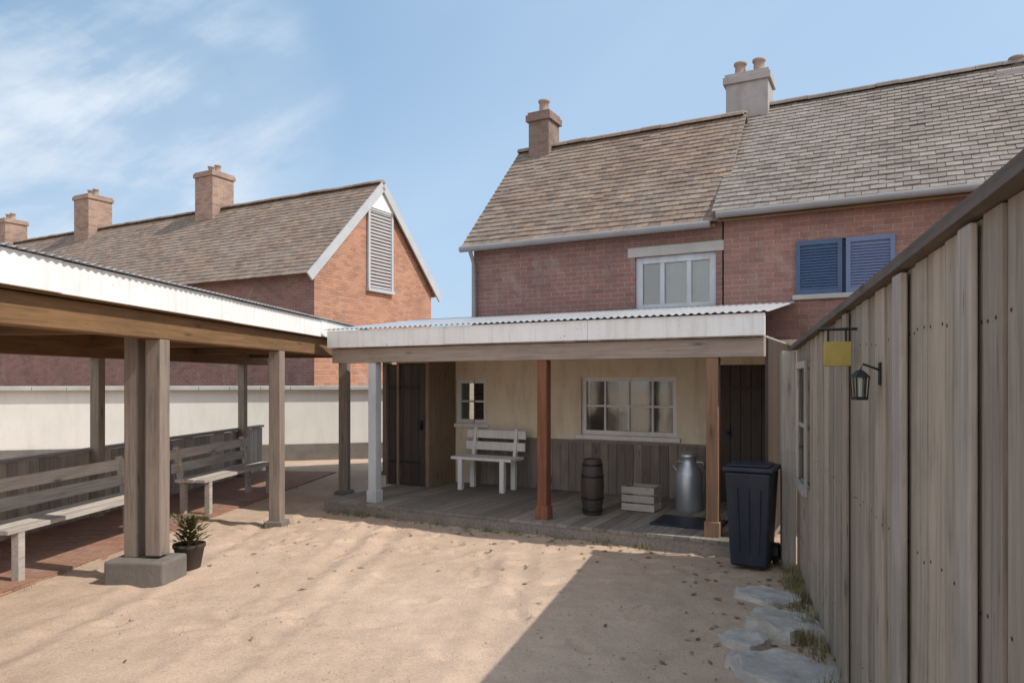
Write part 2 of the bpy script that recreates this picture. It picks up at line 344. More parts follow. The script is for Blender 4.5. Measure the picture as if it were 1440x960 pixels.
# ------------------------------------------------------------------ building pieces
def roof_tiles(mb, o, ax, up, length, slope, tw=.17, expo=.115, th=.016):
    """rows of overlapping plain tiles; o lower corner, ax along eave, up along slope"""
    o=Vector(o); ax=Vector(ax).normalized(); up=Vector(up).normalized(); nn=ax.cross(up)
    if nn.z<0: nn=-nn
    rows=int(slope/expo)+1
    for r in range(rows):
        off=(r%2)*tw/2
        x=-off
        while x<length:
            x0=max(0,x+.003); x1=min(length,x+tw-.003); x+=tw
            if x1-x0<.02: continue
            s0=r*expo+random.uniform(-.006,.006)-(random.uniform(.02,.05) if random.random()<.012 and r>0 else 0); s1=min(s0+expo*1.9, slope+.02)
            l0=th*1.9+random.uniform(0,.006); l1=.002
            a=o+ax*x0; b_=o+ax*x1; t=random.uniform(-.004,.004)
            v=[a+up*s0+nn*(l0-th),b_+up*s0+nn*(l0-th+t),b_+up*s1+nn*(l1-.001),a+up*s1+nn*(l1-.001),
               a+up*s0+nn*l0,b_+up*s0+nn*(l0+t),b_+up*s1+nn*(l1+.006),a+up*s1+nn*(l1+.006)]
            mb.add(v,[(4,5,6,7),(0,1,5,4),(0,4,7,3),(1,2,6,5),(0,3,2,1)])
def ridge(mb, a, b, r=.11, seg=.3):
    a=Vector(a); b=Vector(b); L=(b-a).length; d=(b-a)/L; n=int(L/seg)
    side=Vector((-d.y,d.x,0))
    for i in range(n):
        p=a+d*(L*i/n); q=a+d*(L*(i+.985)/n); j=random.uniform(-.008,.008)
        vs=[];
        for pt in (p,q):
            for k in range(7):
                t=math.pi*k/6; vs.append(pt+side*(r*math.cos(t))+Vector((0,0,r*.75*math.sin(t)-.05+j)))
        mb.add(vs,[(k,k+1,8+k,7+k) for k in range(6)]+[tuple(range(7)),tuple(range(13,6,-1))],False)
def facade(mb, x0,x1,z0,z1, y, holes, depth=.13, sgn=1):
    """front wall sheet at local y (facing -y) with openings and reveals; thickness closes at the back"""
    xs=sorted({x0,x1}|{h[0] for h in holes}|{h[1] for h in holes}); zs=sorted({z0,z1}|{h[2] for h in holes}|{h[3] for h in holes})
    xs=[x for x in xs if x0<=x<=x1]; zs=[z for z in zs if z0<=z<=z1]
    for i in range(len(xs)-1):
        for k in range(len(zs)-1):
            cx=(xs[i]+xs[i+1])/2; cz=(zs[k]+zs[k+1])/2
            if any(h[0]<cx<h[1] and h[2]<cz<h[3] for h in holes): continue
            mb.add([(xs[i],y,zs[k]),(xs[i+1],y,zs[k]),(xs[i+1],y,zs[k+1]),(xs[i],y,zs[k+1])],[(0,1,2,3)])
    for a,b,c,d in holes:
        mb.add([(a,y,c),(a,y+depth,c),(a,y+depth,d),(a,y,d)],[(0,1,2,3)])
        mb.add([(b,y,c),(b,y,d),(b,y+depth,d),(b,y+depth,c)],[(0,1,2,3)])
        mb.add([(a,y,d),(a,y+depth,d),(b,y+depth,d),(b,y,d)],[(0,1,2,3)])
        mb.add([(a,y,c),(b,y,c),(b,y+depth,c),(a,y+depth,c)],[(0,1,2,3)])
def window(parent, x0,x1,z0,z1, y, frame, pane, nx=2, nz=2, sill=None, fw=.06, bar=.028, label=None, name='window', curtain=(.22,.2)):
    """frame is the part; panes and sill are its sub-parts. y = wall face, set back into the reveal"""
    f=MB(); yf=y+.05; yb=y+.11
    f.box(x0,x0+fw,yf,yb,z0,z1); f.box(x1-fw,x1,yf,yb,z0,z1); f.box(x0+fw,x1-fw,yf,yb,z1-fw,z1); f.box(x0+fw,x1-fw,yf,yb,z0,z0+fw)
    for i in range(1,nx):
        c=x0+(x1-x0)*i/nx; f.box(c-bar/2,c+bar/2,yf+.006,yb-.01,z0+fw,z1-fw)
    for k in range(1,nz):
        c=z0+(z1-z0)*k/nz; f.box(x0+fw,x1-fw,yf+.009,yb-.013,c-bar/2,c+bar/2)
    o=f.build(name,frame,parent,.004)
    if label: o['label']=label
    g=MB(); g.box(x0+fw-.01,x1-fw+.01,yb-.03,yb-.02,z0+fw-.01,z1-fw+.01); g.build('pane',pane,o)
    if curtain:
        for a_,b_ in ((x0+.02,x0+.02+(x1-x0)*curtain[0]),(x1-.02-(x1-x0)*curtain[1],x1-.02)):
            if b_-a_<.03: continue
            q=MB(); k=24; vs=[]
            for i in range(k+1):
                xx=a_+(b_-a_)*i/k; yy=yb+.06+.018*math.sin(i*1.5+a_*9); vs+=[(xx,yy,z0-.02),(xx,yy+.008,z1+.03)]
            q.add(vs,[(2*i,2*i+2,2*i+3,2*i+1) for i in range(k)],True); q.build('curtain',M['cloth'],o)
    if sill is M['coping'] and curtain:
        s=MB(); s.box(x0-.1,x1+.1,y-.012,y+.04,z1+.001,z1+.13); s.build('lintel',M['coping'],o,.004)
    if sill:
        s=MB(); s.box(x0-.06,x1+.06,y-.05,y+.13,z0-.06,z0-.001); s.build('sill',sill,o,.006)
    return o
def chimney(parent, x,y,z0,z1,w,d, mat, pots=1):
    b=MB(); b.box(x-w/2,x+w/2,y-d/2,y+d/2,z0,z1-.16); b.box(x-w/2-.04,x+w/2+.04,y-d/2-.04,y+d/2+.04,z1-.16,z1-.05); b.box(x-w/2-.015,x+w/2+.015,y-d/2-.015,y+d/2+.015,z1-.05,z1)
    o=b.build('chimney',mat,parent,.006)
    for i in range(pots):
        q=MB(); px=x+(i-(pots-1)/2)*.28
        q.lathe([(.095,0),(.105,.02),(.085,.05),(.078,.2),(.1,.215),(.1,.245),(.075,.25),(.07,.2)],16,(px,y,z1-.002)); q.build('chimney_pot',M['pot'],o)
    return o

U=Vector((.882,-.4715,0)); RZ=math.atan2(-.4715,.882)      # the houses' common axis
P0=Vector((-.58,10.82,0)); VV=Vector((.4715,.882,0))
def floc(px,py,ly=0):
    """where the sight line through a photo pixel meets the right house's local plane y = ly"""
    d=Vector(((px-720)/F,1,(HZ-py)/F)); o=Vector((0,0,E))-P0
    t=(ly-o.dot(VV))/d.dot(VV); p=o+d*t
    return p.dot(U), p.z

# ------------------------------------------------------------------ right house (low wing with veranda)
HB=thing('brick_house','low red brick house with a tiled roof and a white edged veranda across its front','house',P0,RZ)
EV=3.86; RW=1.75; RH=5.66; SEC=3.72; DEP=2*RW
wx0,wz0=floc(893,438); wx1,wz1=floc(1015,352)
door=( floc(548,600)[0], floc(608,600)[0] )
gw0=floc(642,560)[0]; gw1=floc(684,560)[0]; bw0=floc(818,560)[0]; bw1=floc(952,560)[0]; d20=floc(1012,560)[0]; d21=floc(1088,560)[0]
gz0=1.05; gz1=1.72
W=MB(); facade(W,0,SEC-.02,2.2,EV,0,[(wx0,SEC-.1,wz0,wz1)]); 
W.add([(0,0,0),(0,DEP,0),(0,DEP,EV),(0,RW,RH-.08),(0,0,EV)],[(0,4,3,2,1)])
W.add([(0,DEP,0),(SEC-.02,DEP,0),(SEC-.02,DEP,EV),(0,DEP,EV)],[(0,3,2,1)])
W.build('wall',M['brick'],HB)
# ground floor wall under the veranda, cream render
VL,VR=-.92,4.55; VY=-2.05
holes=[(gw0,gw1,gz0,gz1),(bw0,bw1,.95,1.75),(d20,d21,.15,1.9)]
G=MB(); facade(G,-.62,SEC+1.4,0,2.2,-.03,holes); G.build('ground_wall',M['cream'],HB)
window(HB,wx0,SEC-.1,wz0,wz1,0,M['blue_grey'],M['glass'],3,1,M['coping'],fw=.09,bar=.06,curtain=(0,.63))
window(HB,gw0,gw1,gz0,gz1,-.03,M['white'],M['glass_g'],1,2,M['white'])
window(HB,bw0,bw1,.95,1.75,-.03,M['white'],M['glass_g'],4,2,M['white'],curtain=(.04,.62))
dd=MB(); x=.02
while x<d20-.16: dd.box(x+.002,min(x+.12,d20-.14)-.002,-.05,-.031,.152,.84); x+=.12
dd.box(.02,d20-.14,-.06,-.031,.841,.875); dd.build('dado',M['dado'],HB,.002)
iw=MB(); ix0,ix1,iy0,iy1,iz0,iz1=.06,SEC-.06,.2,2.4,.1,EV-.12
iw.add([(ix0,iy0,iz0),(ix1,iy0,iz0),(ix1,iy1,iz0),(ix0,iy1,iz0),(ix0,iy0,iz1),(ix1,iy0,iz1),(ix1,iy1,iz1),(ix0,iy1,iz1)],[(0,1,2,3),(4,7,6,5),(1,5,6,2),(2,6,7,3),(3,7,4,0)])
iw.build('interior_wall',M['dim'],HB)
rt=MB(); sl_=math.hypot(RW+.25,RH-EV+.2)
upv=Vector((0,RW,RH-EV)); 
roof_tiles(rt,(-.12,-.16,EV-.16*(RH-EV)/RW),(1,0,0),upv,SEC+.1,upv.length+.34)
upb=Vector((0,-RW,RH-EV)); roof_tiles(rt,(-.12,DEP+.22,EV-.22*(RH-EV)/RW),(1,0,0),upb,SEC+.1,upb.length+.34)
ridge(rt,(-.12,RW,RH+.04),(SEC-.05,RW,RH+.04))
roofo=rt.build('roof',M['tile'],HB)
ub=MB(); 
for (ya,za,yb_,zb) in ((-.14,EV-.2,RW,RH-.03),(DEP+.2,EV-.24,RW,RH-.03)):
    ub.beam((SEC/2-.08,ya,za),(SEC/2-.08,yb_,zb),SEC,.03,(0,-1,1) if ya<0 else (0,1,1))
ub.build('roof_boarding',M['beam_x'],HB)
cx_=floc(765,200,RW)[0]; chimney(roofo,cx_,RW,RH-.4,6.25,.38,.42,M['brick_g'])
gut=MB(); gut.tube([(-.12,-.2,EV-.19),(SEC-.13,-.2,EV-.19)],.045,10); gut.tube([(.05,-.2,EV-.2),(.05,-.08,EV-.4),(.05,-.08,2.52)],.035,8)
gut.build('gutter',M['gutter'],HB)
# veranda
fa=MB(); x=VL
while x<VR:
    x2=min(VR,x+1.83); j=random.uniform(-.003,.003); fa.box(x+.0015,x2-.0015,VY-.14+j,VY-.11+j,2.13+j,2.345+j*.5); x=x2
fa.box(VL,VL+.03,VY-.11,-.05,2.13,2.345); fa.build('fascia',M['white'],HB,.003)
vr=MB()
n=56
for i in range(n):   # corrugated sheet
    pass
def corrug(mb, x0,x1,y0,z0,y1,z1,pitch=.076,amp=.009,th=.002):
    k=int((x1-x0)/pitch*6); vs=[]
    for i in range(k+1):
        x=x0+(x1-x0)*i/k; dz=amp*math.sin(2*math.pi*(x-x0)/pitch)
        vs += [(x,y0,z0+dz),(x,y1,z1+dz)]
    mb.add(vs,[(2*i,2*i+2,2*i+3,2*i+1) for i in range(k)],True)
corrug(vr,VL-.03,VR+.03,VY-.17,2.36,-.04,2.66)
vr.build('veranda_roof',M['tin'],HB)
vc=MB(); x=VL+.03
while x<VR-.05:
    vc.box(x,min(x+.14,VR-.02),VY-.1,-.06,2.12+random.uniform(0,.002),2.14); x+=.145
vc.build('veranda_ceiling',M['bench'],HB)
vb=MB(); vb.box(VL+.02,VR-.02,VY-.07,VY+.05,1.93,2.115); vb.build('beam',M['beam_g'],HB,.006)
vb=MB(); y=VY+.06
while y<-.1: vb.box(VR-.03,VR,y+.002,min(-.05,y+.15)-.002,.155,2.11); y+=.15
vb.build('added_end_boarding',M['dark_door'],HB)  # end boards added to keep the sun off the veranda deck
for px,mt in ((527,'blue_grey'),(765,'post_red'),(1003,'post_br')):
    lx=floc(px,600,VY)[0]; p=MB(); p.box(lx-.06,lx+.06,VY-.06,VY+.06,.14,1.93)
    p.box(lx-.075,lx+.075,VY-.075,VY+.075,.14,.3); o=p.build('post',M[mt],HB,.008)
# doors
def plank_door(parent, x0,x1,z0,z1,y,mat,hx,th=.04):
    d=MB(); k=max(3,int((x1-x0)/.12)); w_=(x1-x0)/k
    for i in range(k): d.box(x0+i*w_+.003,x0+(i+1)*w_-.003,y,y+th,z0,z1)
    o=d.build('door',mat,parent,.003)
    h=MB(); h.box(hx-.02,hx+.02,y-.035,y-.002,.98,1.12); h.lathe([(.025,0),(.03,.02),(.02,.04)],12,(hx,y-.05,1.02)); h.build('handle',M['iron'],o)
    for z in (.5,1.6):
        g=MB(); xe=x0+.02 if hx>(x0+x1)/2 else x1-.02; xt=x1-.12 if hx>(x0+x1)/2 else x0+.12
        g.box(min(xe,xt),max(xe,xt),y-.012,y-.001,z-.02,z+.02); g.build('hinge',M['iron'],o,.003)
    return o
plank_door(HB,d20+.01,d21-.01,.152,1.89,-.024,M['dark_door'],d20+.12,.02)
bk=MB(); x=VL-.02
while x<VR: bk.box(x,min(x+.14,VR+.02),VY-.2,-.035,.115,.15); x+=.145
tag(bk.build('boardwalk',M['deck']),None,None,kind='structure'); bo=bpy.data.objects['boardwalk']; bo.location=P0; bo.rotation_euler=(0,0,RZ)
kb=MB(); kb.box(VL,VR,VY-.19,VY-.13,-.03,.114); kb.box(VL,VL+.06,VY-.13,-.04,-.03,.114); k_=kb.build('boardwalk_edge',M['deck']); k_.location=P0; k_.rotation_euler=(0,0,RZ); tag(k_,None,None,kind='structure')
# lean-to with the dark door, under the left end of the veranda
LY=-.75; l1=floc(640,600,-.05)[0]; l0=VL+.03; la=floc(543,600,LY)[0]; lb=l1-.06
LT=MB(); facade(LT,l0,l1,.151,2.11,LY,[(la,lb,.151,1.95)]); LT.box(l1-.04,l1,LY+.001,-.035,.151,2.11); LT.box(l0,l0+.04,LY+.001,-.035,.151,2.11); LT.build('lean_to_wall',M['brown_wood'],HB)
plank_door(HB,la+.01,lb-.01,.155,1.94,LY+.04,M['dark_door'],lb-.1)

# ------------------------------------------------------------------ taller house adjoining
HT=thing('tall_brick_house','taller brick house at right with a greyish tiled roof and blue shuttered window','house',P0+U*SEC,RZ)
TW=2.25; TH=5.9; TL=8.2; EV2=3.95
bx0,bz1=floc(1122,340); bx1,bz0=floc(1256,408); bx0-=SEC; bx1-=SEC
W=MB(); facade(W,0,TL,0,EV2,0,[(bx0,bx1,bz0,bz1)])
W.add([(0,0,0),(0,2*TW,0),(0,2*TW,EV2),(0,TW,TH-.08),(0,0,EV2)],[(0,4,3,2,1)])
W.add([(TL,0,0),(TL,2*TW,0),(TL,2*TW,EV2),(TL,TW,TH-.08),(TL,0,EV2)],[(0,1,2,3,4)])
W.add([(0,2*TW,0),(TL,2*TW,0),(TL,2*TW,EV2),(0,2*TW,EV2)],[(0,3,2,1)])
W.build('wall',M['brick_t'],HT)
bm_=bx0+(bx1-bx0)*.5
window(HT,bx0,bx1,bz0,bz1,0,M['blue'],M['glass'],2,1,M['coping'],fw=.07,bar=.06,curtain=None)
def shutter(x0,x1,mat,lab):
    f=MB(); f.box(x0,x0+.05,-.035,-.004,bz0,bz1); f.box(x1-.05,x1,-.035,-.004,bz0,bz1); f.box(x0+.05,x1-.05,-.035,-.004,bz0,bz0+.06); f.box(x0+.05,x1-.05,-.035,-.004,bz1-.06,bz1)
    z=bz0+.065
    while z<bz1-.09: f.add([(x0+.05,-.03,z),(x1-.05,-.03,z),(x1-.05,-.01,z+.035),(x0+.05,-.01,z+.035)],[(0,1,2,3)]); z+=.034
    f.box(x0+.05,x1-.05,-.008,-.003,bz0+.06,bz1-.06)
    o=f.build('shutter',mat,HT,.002); o['label']=lab
shutter(bx0-.02,bm_-.02,M['blue'],'deep blue louvred shutter'); shutter(bm_+.02,bx1+.02,M['blue_l'],'paler faded blue louvred shutter')
rt=MB(); g_=(TH-EV2)/TW; upv=Vector((0,TW,TH-EV2)); roof_tiles(rt,(-.12,-.17,EV2-.17*g_),(1,0,0),upv,TL+.2,upv.length+.34)
upb=Vector((0,-TW,TH-EV2)); roof_tiles(rt,(-.12,2*TW+.24,EV2-.24*g_),(1,0,0),upb,TL+.2,upb.length+.34)
ridge(rt,(-.12,TW,TH+.04),(TL+.1,TW,TH+.04))
roofo=rt.build('roof',M['tile2'],HT)
ub=MB()
for (ya,yb_) in ((-.14,TW),(2*TW+.2,TW)):
    ub.beam((TL/2,ya,EV2-.24),(TL/2,yb_,TH-.03),TL+.1,.03,(0,-1,1) if ya<0 else (0,1,1))
ub.build('roof_boarding',M['beam_x'],HT)
cx_=floc(1054,170,TW)[0]-SEC; chimney(roofo,cx_,TW,TH-.5,6.42,.62,.5,M['chim_grey'],2)
cx_,cz_=floc(1430,96,TW); chimney(roofo,cx_-SEC,TW,TH-.5,cz_-.1,.5,.5,M['chim_grey'],1)
gut=MB(); gut.tube([(-.05,-.22,EV2-.18),(TL+.1,-.22,EV2-.18)],.045,10); gut.build('gutter',M['gutter'],HT)

# ------------------------------------------------------------------ left gabled house
HG=thing('gabled_house','long brick house behind the open shed with a sunlit peach coloured brick gable','house',(-4.45,16,0),RZ)
GW=4.6; GE=4.3; GR=6.62; GL=18
W=MB()
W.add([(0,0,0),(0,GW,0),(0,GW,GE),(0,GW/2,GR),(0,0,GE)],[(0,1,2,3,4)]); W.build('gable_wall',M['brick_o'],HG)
W=MB(); W.add([(-GL,0,0),(-GL,GW,0),(-GL,GW,GE),(-GL,GW/2,GR),(-GL,0,GE)],[(0,4,3,2,1)])
W.build('far_gable_wall',M['brick_o'],HG)
W=MB(); W.add([(-GL,0,0),(0,0,0),(0,0,GE),(-GL,0,GE)],[(0,1,2,3)]); W.add([(-GL,GW,0),(0,GW,0),(0,GW,GE),(-GL,GW,GE)],[(0,3,2,1)]); W.build('long_wall',M['brick'],HG)
rt=MB(); g_=(GR-GE)/(GW/2); upv=Vector((0,GW/2,GR-GE)); roof_tiles(rt,(-GL-.1,-.28,GE-.28*g_+.05),(1,0,0),upv,GL+.22,upv.length+.38,.2,.15)
upb=Vector((0,-GW/2,GR-GE)); roof_tiles(rt,(-GL-.1,GW+.28,GE-.28*g_+.05),(1,0,0),upb,GL+.22,upb.length+.38,.2,.15)
ridge(rt,(-GL-.1,GW/2,GR+.12),(.12,GW/2,GR+.12))
roofo=rt.build('roof',M['tile'],HG)
bb=MB()
for y in (0,1):
    ya=-.28 if y==0 else GW+.28
    bb.beam((.13,ya,GE-.28*g_-.02),(.13,GW/2,GR-.01),.045,.2,(0,-1,1) if y==0 else (0,1,1))
bb.build('bargeboard',M['grey_paint'],HG)
ap=MB(); ap.prism([(GW/2-.5,GR-.62),(GW/2+.5,GR-.62),(GW/2,GR-.1)],'x',.02,.09); ap.build('apex_panel',M['white'],HG)
lv=MB(); y0,y1=GW/2-.42,GW/2+.42
lv.box(.005,.07,y0-.08,y0,4.0,6.02); lv.box(.005,.07,y1,y1+.08,4.0,6.02); lv.box(.005,.07,y0,y1,5.94,6.02); lv.box(.005,.1,y0-.1,y1+.1,3.92,4.0)
z=4.03
while z<5.92: lv.box(.012,.05,y0,y1,z,z+.045, Matrix.Translation((0,0,0))); z+=.085
lv.build('louvre',M['grey_paint'],HG)
for lx,top,wd in ((-6.1,7.95,.75),(-12,8.0,.8),(-17,7.75,.75)): chimney(roofo,lx,GW/2,GR-.5,top-.2,wd,wd,M['brick_b'],2)

# ------------------------------------------------------------------ white garden wall behind the shed
a=Vector((-14,12.7,0)); b=Vector((-1.75,15.9,0)); L=(b-a).length
GWL=thing('garden_wall','long whitewashed garden wall with grey coping seen through the open shed','wall',a,math.atan2((b-a).y,(b-a).x))
W=MB(); W.box(0,L,0,.22,.35,1.5); W.build('rendered_face',M['whitewash'],GWL)
W=MB(); W.box(-.02,L+.02,-.03,.25,-.02,.348); W.build('plinth',M['stone'],GWL)
W=MB(); x=0
while x<L: W.box(x+.004,min(L,x+.6)-.004,-.13,.27,1.502,1.59); x+=.6
W.build('coping',M['coping'],GWL,.01)

# ------------------------------------------------------------------ open shed on the left
SRZ=-math.atan2(.11,1)
SH=thing('open_shed','open timber shed on the left with sunlit white fascia and brown board ceiling','shed',(-3.02,6.06,0),SRZ)
Y0,Y1=-3.6,7.1; D=2.4
fa=MB(); y=Y0
while y<Y1:
    y2=min(Y1,y+2.3); j=random.uniform(-.004,.004); fa.box(.13+j,.16+j,y+.0015,y2-.0015,2.28+j,2.50+j*.6); y=y2
fa.build('fascia',M['white'],SH,.003)
fe=MB(); fe.box(-D-.2,.12,Y1-.03,Y1,2.30,2.48); fe.build('end_fascia',M['white'],SH,.003)
rf=MB()
def corrug_y(mb,x0,z0,x1,z1,y0,y1,pitch=.076,amp=.009):
    k=int((y1-y0)/pitch*5); vs=[]
    for i in range(k+1):
        y=y0+(y1-y0)*i/k; dz=amp*math.sin(2*math.pi*(y-y0)/pitch); vs+=[(x0,y,z0+dz),(x1,y,z1+dz)]
    mb.add(vs,[(2*i,2*i+1,2*i+3,2*i+2) for i in range(k)],True)
corrug_y(rf,.2,2.515,-D-.35,2.62,Y0-.03,Y1+.03); rf.build('roof',M['tin'],SH)
cl_=MB(); x=-D-.2
while x<.1: cl_.box(x,min(.12,x+.14),Y0,Y1-.04,2.27+.0+random.uniform(0,.003),2.295); x+=.145
cl_.build('ceiling',M['ceil'],SH)
bm=MB(); bm.box(-.07,.07,Y0,Y1-.05,2.05,2.265); bm.build('front_beam',M['beam_y'],SH,.008)
bm=MB(); bm.box(-D-.07,-D+.07,Y0,Y1-.05,1.98,2.265); bm.build('rear_beam',M['beam_y'],SH,.008)
for k,ly in enumerate((-2.32,0,2.32,4.64,6.9)):
    b_=MB(); b_.box(-.07,.07,ly-.07,ly+.07,.22 if k==1 else .02,2.05); po=b_.build('post',M['post'],SH,.01)
    if k==1:
        q=MB(); q.box(-.36,.17,ly-.19,ly+.17,-.03,.2); q.build('stone_base',M['stone'],po,.02)
        q=MB(); q.box(-.275,-.15,ly-.05,ly+.07,.2,2.26); q.build('twin_post',M['post'],SH,.01)
    if k!=1:
        q=MB(); q.box(-.11,.11,ly-.11,ly+.11,-.03,.06); q.build('stone_base',M['stone'],po,.012)
for ly in (-2.32,0,2.5,6.2):
    b_=MB(); b_.box(-D-.06,-D+.06,ly-.06,ly+.06,-.02,1.98); b_.build('rear_post',M['plank'],SH,.008)
for ly in (-2.32,0,2.32,4.64,6.4):
    b_=MB(); b_.box(-D+.07,-.07,ly-.05,ly+.05,2.1,2.262); b_.build('tie_beam',M['beam_x'],SH,.006)
lw=MB(); y=Y0
while y<Y1: lw.box(-D-.1,-D-.07,y+.004,min(Y1,y+.15)-.004,.02,.82+random.uniform(-.004,.004)); y+=.15
lw.build('low_board_wall',M['plank_pale'],SH)
lw=MB(); lw.box(-D-.14,-D-.03,Y0,Y1,.83,.87); lw.build('top_rail',M['bench'],SH,.006)

fl=MB(); fl.box(-D-.1,-1.0,Y0,Y1-.1,-.05,.022); o=fl.build('shed_floor',M['paver']); o.location=(-3.02,6.06,0); o.rotation_euler=(0,0,SRZ); tag(o,None,None,kind='structure')
def bench(name,label,L,loc,rz,group,mat='bench_x'):
    t=thing(name,label,'bench',loc,rz,group)
    s=MB(); 
    for i in range(3): s.box(-L/2,L/2,-.2+i*.137,-.2+i*.137+.127,.43,.47)
    s.build('seat',M[mat],t,.005)
    s=MB()
    for i in range(2): s.beam((-L/2,.235+.03*i,.6+i*.17),(L/2,.235+.03*i,.6+i*.17),.025,.12)
    s.build('backrest',M[mat],t,.005)
    for x in (-L/2+.15,L/2-.15):
        for y in (-.16,.17):
            g=MB(); g.box(x-.035,x+.035,y-.035,y+.035,-.02,.43 if y<0 else .43); g.build('leg',M[mat],t,.005)
        g=MB(); g.beam((x,.2,.4),(x,.275,.86),.06,.05,(1,0,0)); g.build('back_support',M[mat],t)
    return t
def sh(lx,ly,z=0): return Vector((-3.02,6.06,z))+Matrix.Rotation(SRZ,3,'Z')@Vector((lx,ly,0))
bench('bench','long weathered bench nearest the camera under the shed, at the left edge of the photo',2.2,sh(-1.28,.75),SRZ+R(90),'weathered benches in the shed')
bench('bench','weathered bench farther back under the shed, seen between its two square front posts',2.0,sh(-1.28,3.65),SRZ+R(90),'weathered benches in the shed')

# pot with plant beside the post
pt=sh(.06,.38)
pp=thing('potted_plant','dark pot of olive green leaves on the sand beside the stone based shed post','plant',pt); pp.scale=(.85,.85,.85)
q=MB(); q.lathe([(.11,0),(.15,.22),(.165,.24),(.165,.27),(.14,.27),(.13,.22)],24); q.build('pot',M['soil'],pp)
q=MB()
for i in range(420):
    a=random.uniform(0,6.28); r=random.uniform(0,.19)*random.random()**.3; z=.26+random.uniform(0,.28); c=Vector((r*math.cos(a),r*math.sin(a),z))
    d=Vector((math.cos(a),math.sin(a),random.uniform(.1,1))).normalized(); s=d.cross(Vector((0,0,1))).normalized()*.018; l=d*random.uniform(.05,.09)
    q.add([c,c+l*.5+s,c+l,c+l*.5-s],[(0,1,2,3)])
q.build('foliage',M['leaf'],pp)

# ------------------------------------------------------------------ plank hut on the right
HRZ=-math.atan2(.30,1.0); HO=Vector((2.6,6.5,0))
HU=thing('plank_hut','tall weathered vertical plank hut filling the right edge in shade','hut',HO,HRZ)
HL=6.2
def hut(lx,ly,z=0): return HO+Vector((0,0,z))+Matrix.Rotation(HRZ,3,'Z')@Vector((lx,ly,0))
def htop(ly): return 1.98+.027*(-ly)
# local: y from 0 (far end) to -HL (near camera), wall face at x=0 facing -x, hut body x 0..3
wm=MB(); y=-HL
WY0,WY1,WZ0,WZ1=-.95,-.3,.85,1.8
while y<-.005:
    wdt=random.uniform(.13,.2); y1=min(y+wdt,0); dx=random.uniform(-.008,.008); top=htop((y+y1)/2)
    ya,yb_=y+.004,y1-.004; tl=random.uniform(-.004,.004)
    if yb_>WY0 and ya<WY1:
        wm.box(dx,dx+.025,ya,yb_,.03+random.uniform(-.03,.02),WZ0); wm.box(dx,dx+.025,ya,yb_,WZ1,top)
    else:
        wm.box(dx,dx+.025,ya,yb_,.03+random.uniform(-.03,.02),top,Matrix.Rotation(tl,4,'X') if False else None)
    y=y1
wm.cur=1
for (p_,q_,*_r) in [(min(v[1] for v in wm.v[i:i+8]),max(v[1] for v in wm.v[i:i+8]),min(v[0] for v in wm.v[i:i+8])) for i in range(0,len(wm.v),8)]:
    for zz in (.35,1.12,1.86):
        for yy in (p_+.03,q_-.03):
            if random.random()<.25 or yy<p_ or WY0-.05<yy<WY1+.05 and WZ0<zz<WZ1: continue
            wm.lathe([(.0055,0),(.004,.0)],6,(0,0,0)) if False else None
            c_=Vector((_r[0]-.0015,yy+random.uniform(-.006,.006),zz+random.uniform(-.015,.015))); r_=.0038
            wm.add([c_+Vector((0,r_*math.cos(k*math.pi/3),r_*math.sin(k*math.pi/3))) for k in range(6)]+[c_+Vector((.03,r_*math.cos(k*math.pi/3),r_*math.sin(k*math.pi/3))) for k in range(6)],[tuple(range(6))]+[(k,(k+1)%6,6+(k+1)%6,6+k) for k in range(6)])
wm.build('plank_wall',M['plank'],HU,.003,M['nail'])
wm=MB(); x=.04
while x<3: wm.box(x+.004,min(3,x+.17)-.004,-HL+.002,-HL+.03,.02,2.13-.04*x+random.uniform(-.004,.004)); x+=.17
wm.build('near_end_wall',M['plank'],HU)
wm=MB(); wm.box(.03,3,-.03,0,0,1.9); wm.build('far_end_wall',M['plank'],HU)
wm=MB(); wm.box(2.97,3,-HL+.03,-.03,0,1.85); wm.build('rear_wall',M['plank'],HU)
wi=MB(); wi.box(.036,.06,-HL+.03,-.03,0,1.95); wi.build('lining',M['dark_door'],HU)
for name,ly,w_,mt,pr in (('corner_post',.04,.2,'plank_pale',.13),('cover_board',-4.12,.13,'plank_pale',.035),('cover_board',-4.86,.10,'plank_pale',.03),('cover_board',-2.9,.11,'plank',.03)):
    b_=MB(); b_.box(-pr,-.009,ly-w_/2,ly+w_/2,-.02,htop(ly)-.01); b_.build(name,M[mt],HU,.006)
f_=MB(); f_.box(WZ0 and -.03,-.008,WY0-.06,WY0,WZ0-.06,WZ1+.06); f_.box(-.03,-.008,WY1,WY1+.06,WZ0-.06,WZ1+.06); f_.box(-.03,-.008,WY0,WY1,WZ1,WZ1+.06); f_.box(-.045,-.008,WY0,WY1,WZ0-.06,WZ0)
f_.box(-.01,.015,WY0,WY1,(WZ0+WZ1)/2-.015,(WZ0+WZ1)/2+.015)
fo=f_.build('window',M['plank_pale'],HU,.004); g=MB(); g.box(.018,.028,WY0+.003,WY1-.003,WZ0+.002,WZ1-.002); g.build('pane',M['glass'],fo)
rf=MB(); za=htop(-HL-.1)+.005; zb=htop(.1)+.005; t_=.04
rf.add([(-.045,-HL-.1,za+t_),(-.045,.1,zb+t_),(3.2,.1,zb-.12),(3.2,-HL-.1,za-.12),(-.045,-HL-.1,za),(-.045,.1,zb),(3.2,.1,zb-.17),(3.2,-HL-.1,za-.17)],[(0,3,2,1),(4,5,6,7),(0,1,5,4),(2,3,7,6),(1,2,6,5),(0,4,7,3)])
rf.build('roof',M['rail'],HU)

